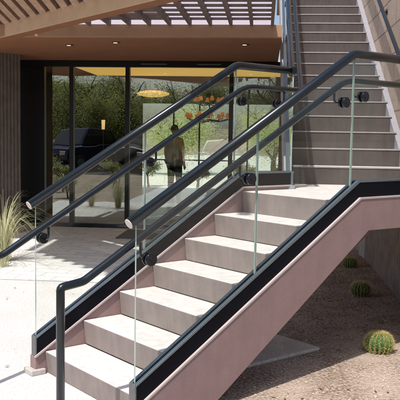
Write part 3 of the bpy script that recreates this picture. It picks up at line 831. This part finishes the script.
for i, (x, y, s) in enumerate(((-4.6, 6.6, .55), (-5.4, 4.2, .7), (-4.4, 2.4, .5), (-6.6, 1.2, .8), (-4.9, -.6, .7), (-7.6, -1.6, .8), (-3.4, -1.0, .4), (.3, -1.9, .7), (-3.4, 21.5, .8), (-1.9, 20.8, .6), (-.6, 22.0, .8), (.6, 21.0, .7))):
    k = i % 2; o = sp_[k] if first[k] else copy_tree(sp_[k]); first[k] = False
    o.location = (x, y, -.01); o.rotation_euler = (0, 0, i * 1.3); o.scale = (s,) * 3
    o['label'] = 'low olive desert shrub ' + ['beside the grass left of the paving', 'in the left planter opposite the stair foot', 'in the left planter level with the viewer', 'at the back of the left planter', 'left of the walk behind the viewer', 'close to the car park kerb at far left', 'in front of the parked silver car', 'below the rightmost strip tree', 'at the left of the courtyard', 'nearest the lobby back doors', 'under the courtyard trees in the middle', 'at the right of the courtyard'][i]
    o['group'] = 'desert shrubs'

# ------------------------------------------------------------------ parked cars (reflected in the entrance glass)
def car(x, y, rz, paint, label, suv=True):
    t = thing('parked_car', label, 'car', (0, 0, 0), 'cars parked behind the viewer')
    hb_, hr = (1.05, 1.78) if suv else (.85, 1.40)
    side = [(-2.3, .45), (-2.32, .75), (-2.2, hb_ - .1), (-1.2, hb_), (1.9, hb_), (2.28, hb_ - .12), (2.3, .45), (1.95, .28), (-1.95, .28)]
    bm = bmesh.new(); poly_prism(bm, [(a, -.9, b) for a, b in side], [(a, .9, b) for a, b in side]); obj('body', bm, M[paint], t, bevel=.07, seg=3)
    bk = 2.05 if suv else 1.45
    cab = [(-1.15, hb_), (-.45, hr), (bk - .35, hr), (bk, hb_)]
    bm = bmesh.new(); poly_prism(bm, [(a, -.80 + (b > hb_) * .12, b) for a, b in cab], [(a, .80 - (b > hb_) * .12, b) for a, b in cab]); obj('cabin', bm, M[paint], t, bevel=.05, seg=3)
    bm = bmesh.new()
    wn = [(-.95, hb_ + .06), (-.42, hr - .10), (.35, hr - .10), (.35, hb_ + .06)]; wn2 = [(.45, hb_ + .06), (.45, hr - .10), (bk - .45, hr - .10), (bk - .2, hb_ + .06)]
    for sgn in (-1, 1):
        for q in (wn, wn2):
            v = [bm.verts.new((a, sgn * (.815 - (b - hb_) / (hr - hb_) * .12), b)) for a, b in q]; bm.faces.new(v)
    obj('side_window', bm, M['carglass'], t)
    bm = bmesh.new(); v = [bm.verts.new(q) for q in ((-1.10, -.70, hb_ + .06), (-1.10, .70, hb_ + .06), (-.53, .58, hr - .06), (-.53, -.58, hr - .06))]; bm.faces.new(v); obj('windscreen', bm, M['carglass'], t)
    for (wx, wy) in ((-1.42, -.82), (-1.42, .82), (1.42, -.82), (1.42, .82)):
        bm = bmesh.new(); tube(bm, [(wx, wy - .11, .35), (wx, wy + .11, .35)], .35, 28); w_ = obj('wheel', bm, M['tyre'], t, bevel=.02)
        bm = bmesh.new(); sg = 1 if wy > 0 else -1; tube(bm, [(wx, wy + sg * .111, .35), (wx, wy + sg * .12, .35)], .2, 20); obj('rim', bm, M['chrome'], w_)
    for yy_ in (-.62, .62):
        bm = bmesh.new(); box(bm, -2.325, -2.27, yy_ - .17, yy_ + .17, .68, .82); obj('headlight', bm, M['chrome'], t, bevel=.02)
        bm = bmesh.new(); box(bm, 2.25, 2.315, yy_ - .15, yy_ + .15, .75, .95); obj('tail_light', bm, M['lamp'], t, bevel=.02)
    bm = bmesh.new(); box(bm, -2.335, -2.28, -.4, .4, .55, .72); obj('grille', bm, M['frame'], t, bevel=.01)
    t.location = (x, y, 0); t.rotation_euler = (0, 0, rz)
    return t
car(-8.0, -7.9, R(-72), 'carblue', 'dark blue sport utility vehicle parked facing the entrance')
car(-5.2, -8.1, R(-80), 'carblack', 'black sport utility vehicle between the blue and the silver car')
car(-1.9, -8.2, R(-90), 'carsilver', 'silver saloon parked at the right of the row', False)

# ------------------------------------------------------------------ person in the lobby
def person(x, y, rz):
    t = thing('person', 'person standing in the lobby in a tan shirt, grey waistcoat and dark trousers', 'person', (0, 0, 0))
    J = dict(pel=(0, 0, .98), wai=(0, .01, 1.10), che=(0, .0, 1.30), nk0=(0, .0, 1.44), nk=(0, .0, 1.50),
             hl=(-.09, 0, .92), kl=(-.115, -.02, .50), al=(-.12, .02, .09), fl=(-.13, -.14, .04),
             hr=(.09, 0, .92), kr=(.12, -.03, .50), ar=(.125, .02, .09), fr=(.14, -.14, .04),
             sl=(-.17, 0, 1.40), el=(-.23, .03, 1.13), wl=(-.22, -.05, .89), sr=(.17, 0, 1.40), er=(.235, .02, 1.13), wr=(.25, -.06, .89))
    Rr = dict(pel=.145, wai=.13, che=.155, nk0=.085, nk=.055, hl=.095, kl=.06, al=.04, fl=.035, hr=.095, kr=.06, ar=.04, fr=.035, sl=.065, el=.043, wl=.03, sr=.065, er=.043, wr=.03)
    E_ = [('pel', 'wai'), ('wai', 'che'), ('che', 'nk0'), ('nk0', 'nk'), ('pel', 'hl'), ('hl', 'kl'), ('kl', 'al'), ('al', 'fl'), ('pel', 'hr'), ('hr', 'kr'), ('kr', 'ar'), ('ar', 'fr'), ('che', 'sl'), ('sl', 'el'), ('el', 'wl'), ('che', 'sr'), ('sr', 'er'), ('er', 'wr')]
    names = list(J)
    def skin(nm, joints, edges, rad, m_, lift=0, sub=2):
        me = bpy.data.meshes.new(nm); idx = {n: i for i, n in enumerate(joints)}
        me.from_pydata([joints[n] for n in joints], [(idx[a], idx[b]) for a, b in edges], [])
        o = bpy.data.objects.new(nm, me); link(o, t); me.materials.append(m_)
        md = o.modifiers.new('skin', 'SKIN'); sv = me.skin_vertices[0].data
        for n in joints: sv[idx[n]].radius = ((rad[n] + lift) * (1.12 if n in ('che', 'wai', 'pel') else 1), (rad[n] + lift) * (.72 if n in ('che', 'wai', 'pel') else 1)); 
        sv[0].use_root = True
        sb = o.modifiers.new('sub', 'SUBSURF'); sb.levels = sub; sb.render_levels = sub
        for p in me.polygons: p.use_smooth = True
        return o
    # fingers
    J2 = dict(J); R2 = dict(Rr); E2 = list(E_)
    for sd, wn_, el_ in ((-1, 'wl', 'el'), (1, 'wr', 'er')):
        w0 = Vector(J[wn_]); dv = (w0 - Vector(J[el_])).normalized()
        pm = w0 + dv * .07; J2[wn_ + 'p'] = tuple(pm); R2[wn_ + 'p'] = .028; E2.append((wn_, wn_ + 'p'))
    body = skin('body', J2, E2, R2, M['skin'])
    for sd, wn_, el_ in ((-1, 'wl', 'el'), (1, 'wr', 'er')):
        w0 = Vector(J[wn_]); dv = (w0 - Vector(J[el_])).normalized()
        for k in range(4):
            a = w0 + dv * .07 + Vector((0, -.026 + k * .017, 0)); l = (.062, .072, .068, .05)[k]
            bm = bmesh.new(); tube(bm, [a, a + dv * l * .5, a + dv * l * .9 + Vector((-sd * .012, 0, 0))], .0085, 8, r1=.006); obj('finger', bm, M['skin'], body)
        a = w0 + dv * .03 + Vector((0, -.025, 0)); bm = bmesh.new(); tube(bm, [a, a + dv * .035 + Vector((0, -.02, 0)), a + dv * .06 + Vector((-sd * .01, -.024, 0))], .010, 8, r1=.007); obj('thumb', bm, M['skin'], body)
    # head
    bm = bmesh.new(); bmesh.ops.create_uvsphere(bm, u_segments=24, v_segments=18, radius=1)
    for v in bm.verts:
        c = v.co; zz = c.z; wdt = .078 * (1 - .22 * max(0, -zz))
        dp_ = .095 * (1 - .12 * max(0, -zz))
        fy = c.y * dp_
        if c.y < 0 and abs(c.x) < .22: fy -= .018 * max(0, 1 - abs(zz + .12) / .28) * (1 - abs(c.x) / .22)
        v.co = Vector((c.x * wdt, fy - .005, 1.625 + zz * .118))
    hd = obj('head', bm, M['skin'], body, smooth=True)
    for sd in (-1, 1):
        bm = bmesh.new(); bmesh.ops.create_uvsphere(bm, u_segments=10, v_segments=8, radius=.011); bmesh.ops.translate(bm, verts=bm.verts, vec=(sd * .032, -.088, 1.632)); obj('eye', bm, M['hair'], body, smooth=True)
        bm = bmesh.new(); bmesh.ops.create_uvsphere(bm, u_segments=10, v_segments=8, radius=1)
        for v in bm.verts: v.co = Vector((sd * .078 + v.co.x * .008, .005 + v.co.y * .018, 1.625 + v.co.z * .03))
        obj('ear', bm, M['skin'], body, smooth=True)
    bm = bmesh.new(); bmesh.ops.create_uvsphere(bm, u_segments=20, v_segments=14, radius=1)
    for v in bm.verts:
        c = v.co; v.co = Vector((c.x * .084, c.y * .10 + .010, 1.645 + c.z * .112))
    bmesh.ops.delete(bm, geom=[v for v in bm.verts if v.co.z < 1.60 or (v.co.y < -.045 and v.co.z < 1.69)], context='VERTS')
    obj('hair', bm, M['hair'], t, smooth=True)
    sub_ = lambda ks: {k: J[k] for k in ks}
    skin('trousers', sub_(['pel', 'hl', 'kl', 'al', 'hr', 'kr', 'ar']), [('pel', 'hl'), ('hl', 'kl'), ('kl', 'al'), ('pel', 'hr'), ('hr', 'kr'), ('kr', 'ar')], Rr, M['trousers'], .012)
    skin('shirt', sub_(['che', 'wai', 'nk0', 'sl', 'el', 'sr', 'er']), [('che', 'wai'), ('che', 'nk0'), ('che', 'sl'), ('sl', 'el'), ('che', 'sr'), ('sr', 'er')], Rr, M['shirt'], .010)
    vj = dict(v0=(0, 0, 1.41), v1=(0, .0, 1.32), v2=(0, .0, 1.14), v3=(0, 0, .95), v4=(0, 0, .87)); skin('waistcoat', vj, [('v0', 'v1'), ('v1', 'v2'), ('v2', 'v3'), ('v3', 'v4')], dict(v0=.13, v1=.205, v2=.195, v3=.20, v4=.19), M['jacket'])
    for sd in (-1, 1):
        bm = bmesh.new(); bmesh.ops.create_uvsphere(bm, u_segments=14, v_segments=8, radius=1)
        for v in bm.verts: v.co = Vector((sd * .13 + v.co.x * .05, -.06 + v.co.y * .14, .045 + v.co.z * .045))
        obj('shoe', bm, M['tyre'], t, smooth=True)
    t.location = (x, y, .012); t.rotation_euler = (0, 0, rz)
person(-1.98, 16.2, R(150))

# ------------------------------------------------------------------ camera (solved from the photograph's stair geometry)
f, pit, roll, yaw = 736.79, .0861, .016, .0864
F0 = Vector((-math.sin(yaw), math.cos(yaw), 0)); R0 = Vector((math.cos(yaw), math.sin(yaw), 0)); U0 = Vector((0, 0, 1))
Fw = F0 * math.cos(pit) - U0 * math.sin(pit); Uw = F0 * math.sin(pit) + U0 * math.cos(pit)
Rr_ = R0 * math.cos(roll) + Uw * math.sin(roll); Ur = -R0 * math.sin(roll) + Uw * math.cos(roll)
cam = bpy.data.cameras.new('camera'); co = bpy.data.objects.new('camera', cam); C.objects.link(co)
mt = Matrix(((Rr_.x, Ur.x, -Fw.x, 0), (Rr_.y, Ur.y, -Fw.y, 0), (Rr_.z, Ur.z, -Fw.z, 1.5148), (0, 0, 0, 1)))
co.matrix_world = mt
cam.sensor_width = 36; cam.lens = f / 400 * 36; cam.clip_start = .05; cam.clip_end = 2000
scene.camera = co

# ------------------------------------------------------------------ light
EL, HX, HY = R(61), -.36, -.93
w = bpy.data.worlds.new('World'); scene.world = w; w.use_nodes = True
nt = w.node_tree; bg = nt.nodes['Background']; sky = nt.nodes.new('ShaderNodeTexSky'); sky.sky_type = 'NISHITA'; sky.sun_disc = False
sky.sun_elevation = EL; sky.sun_rotation = math.atan2(HX, HY); sky.dust_density = 2.5; sky.air_density = 1.0
nt.links.new(sky.outputs[0], bg.inputs['Color']); bg.inputs['Strength'].default_value = .15
sl_ = bpy.data.lights.new('sun', 'SUN'); sl_.energy = 4.5; sl_.angle = R(1.0); sl_.color = (1, .96, .90)
so_ = bpy.data.objects.new('sun', sl_); C.objects.link(so_)
to = Vector((HX, HY, 0)).normalized() * math.cos(EL) + Vector((0, 0, math.sin(EL)))
so_.rotation_euler = to.to_track_quat('Z', 'Y').to_euler(); so_.location = to * 40
scene.view_settings.view_transform = 'Standard'; scene.view_settings.look = 'None'; scene.view_settings.exposure = 0
scene.render.engine = 'CYCLES'
scene.cycles.max_bounces = 10; scene.cycles.transparent_max_bounces = 24; scene.cycles.glossy_bounces = 5
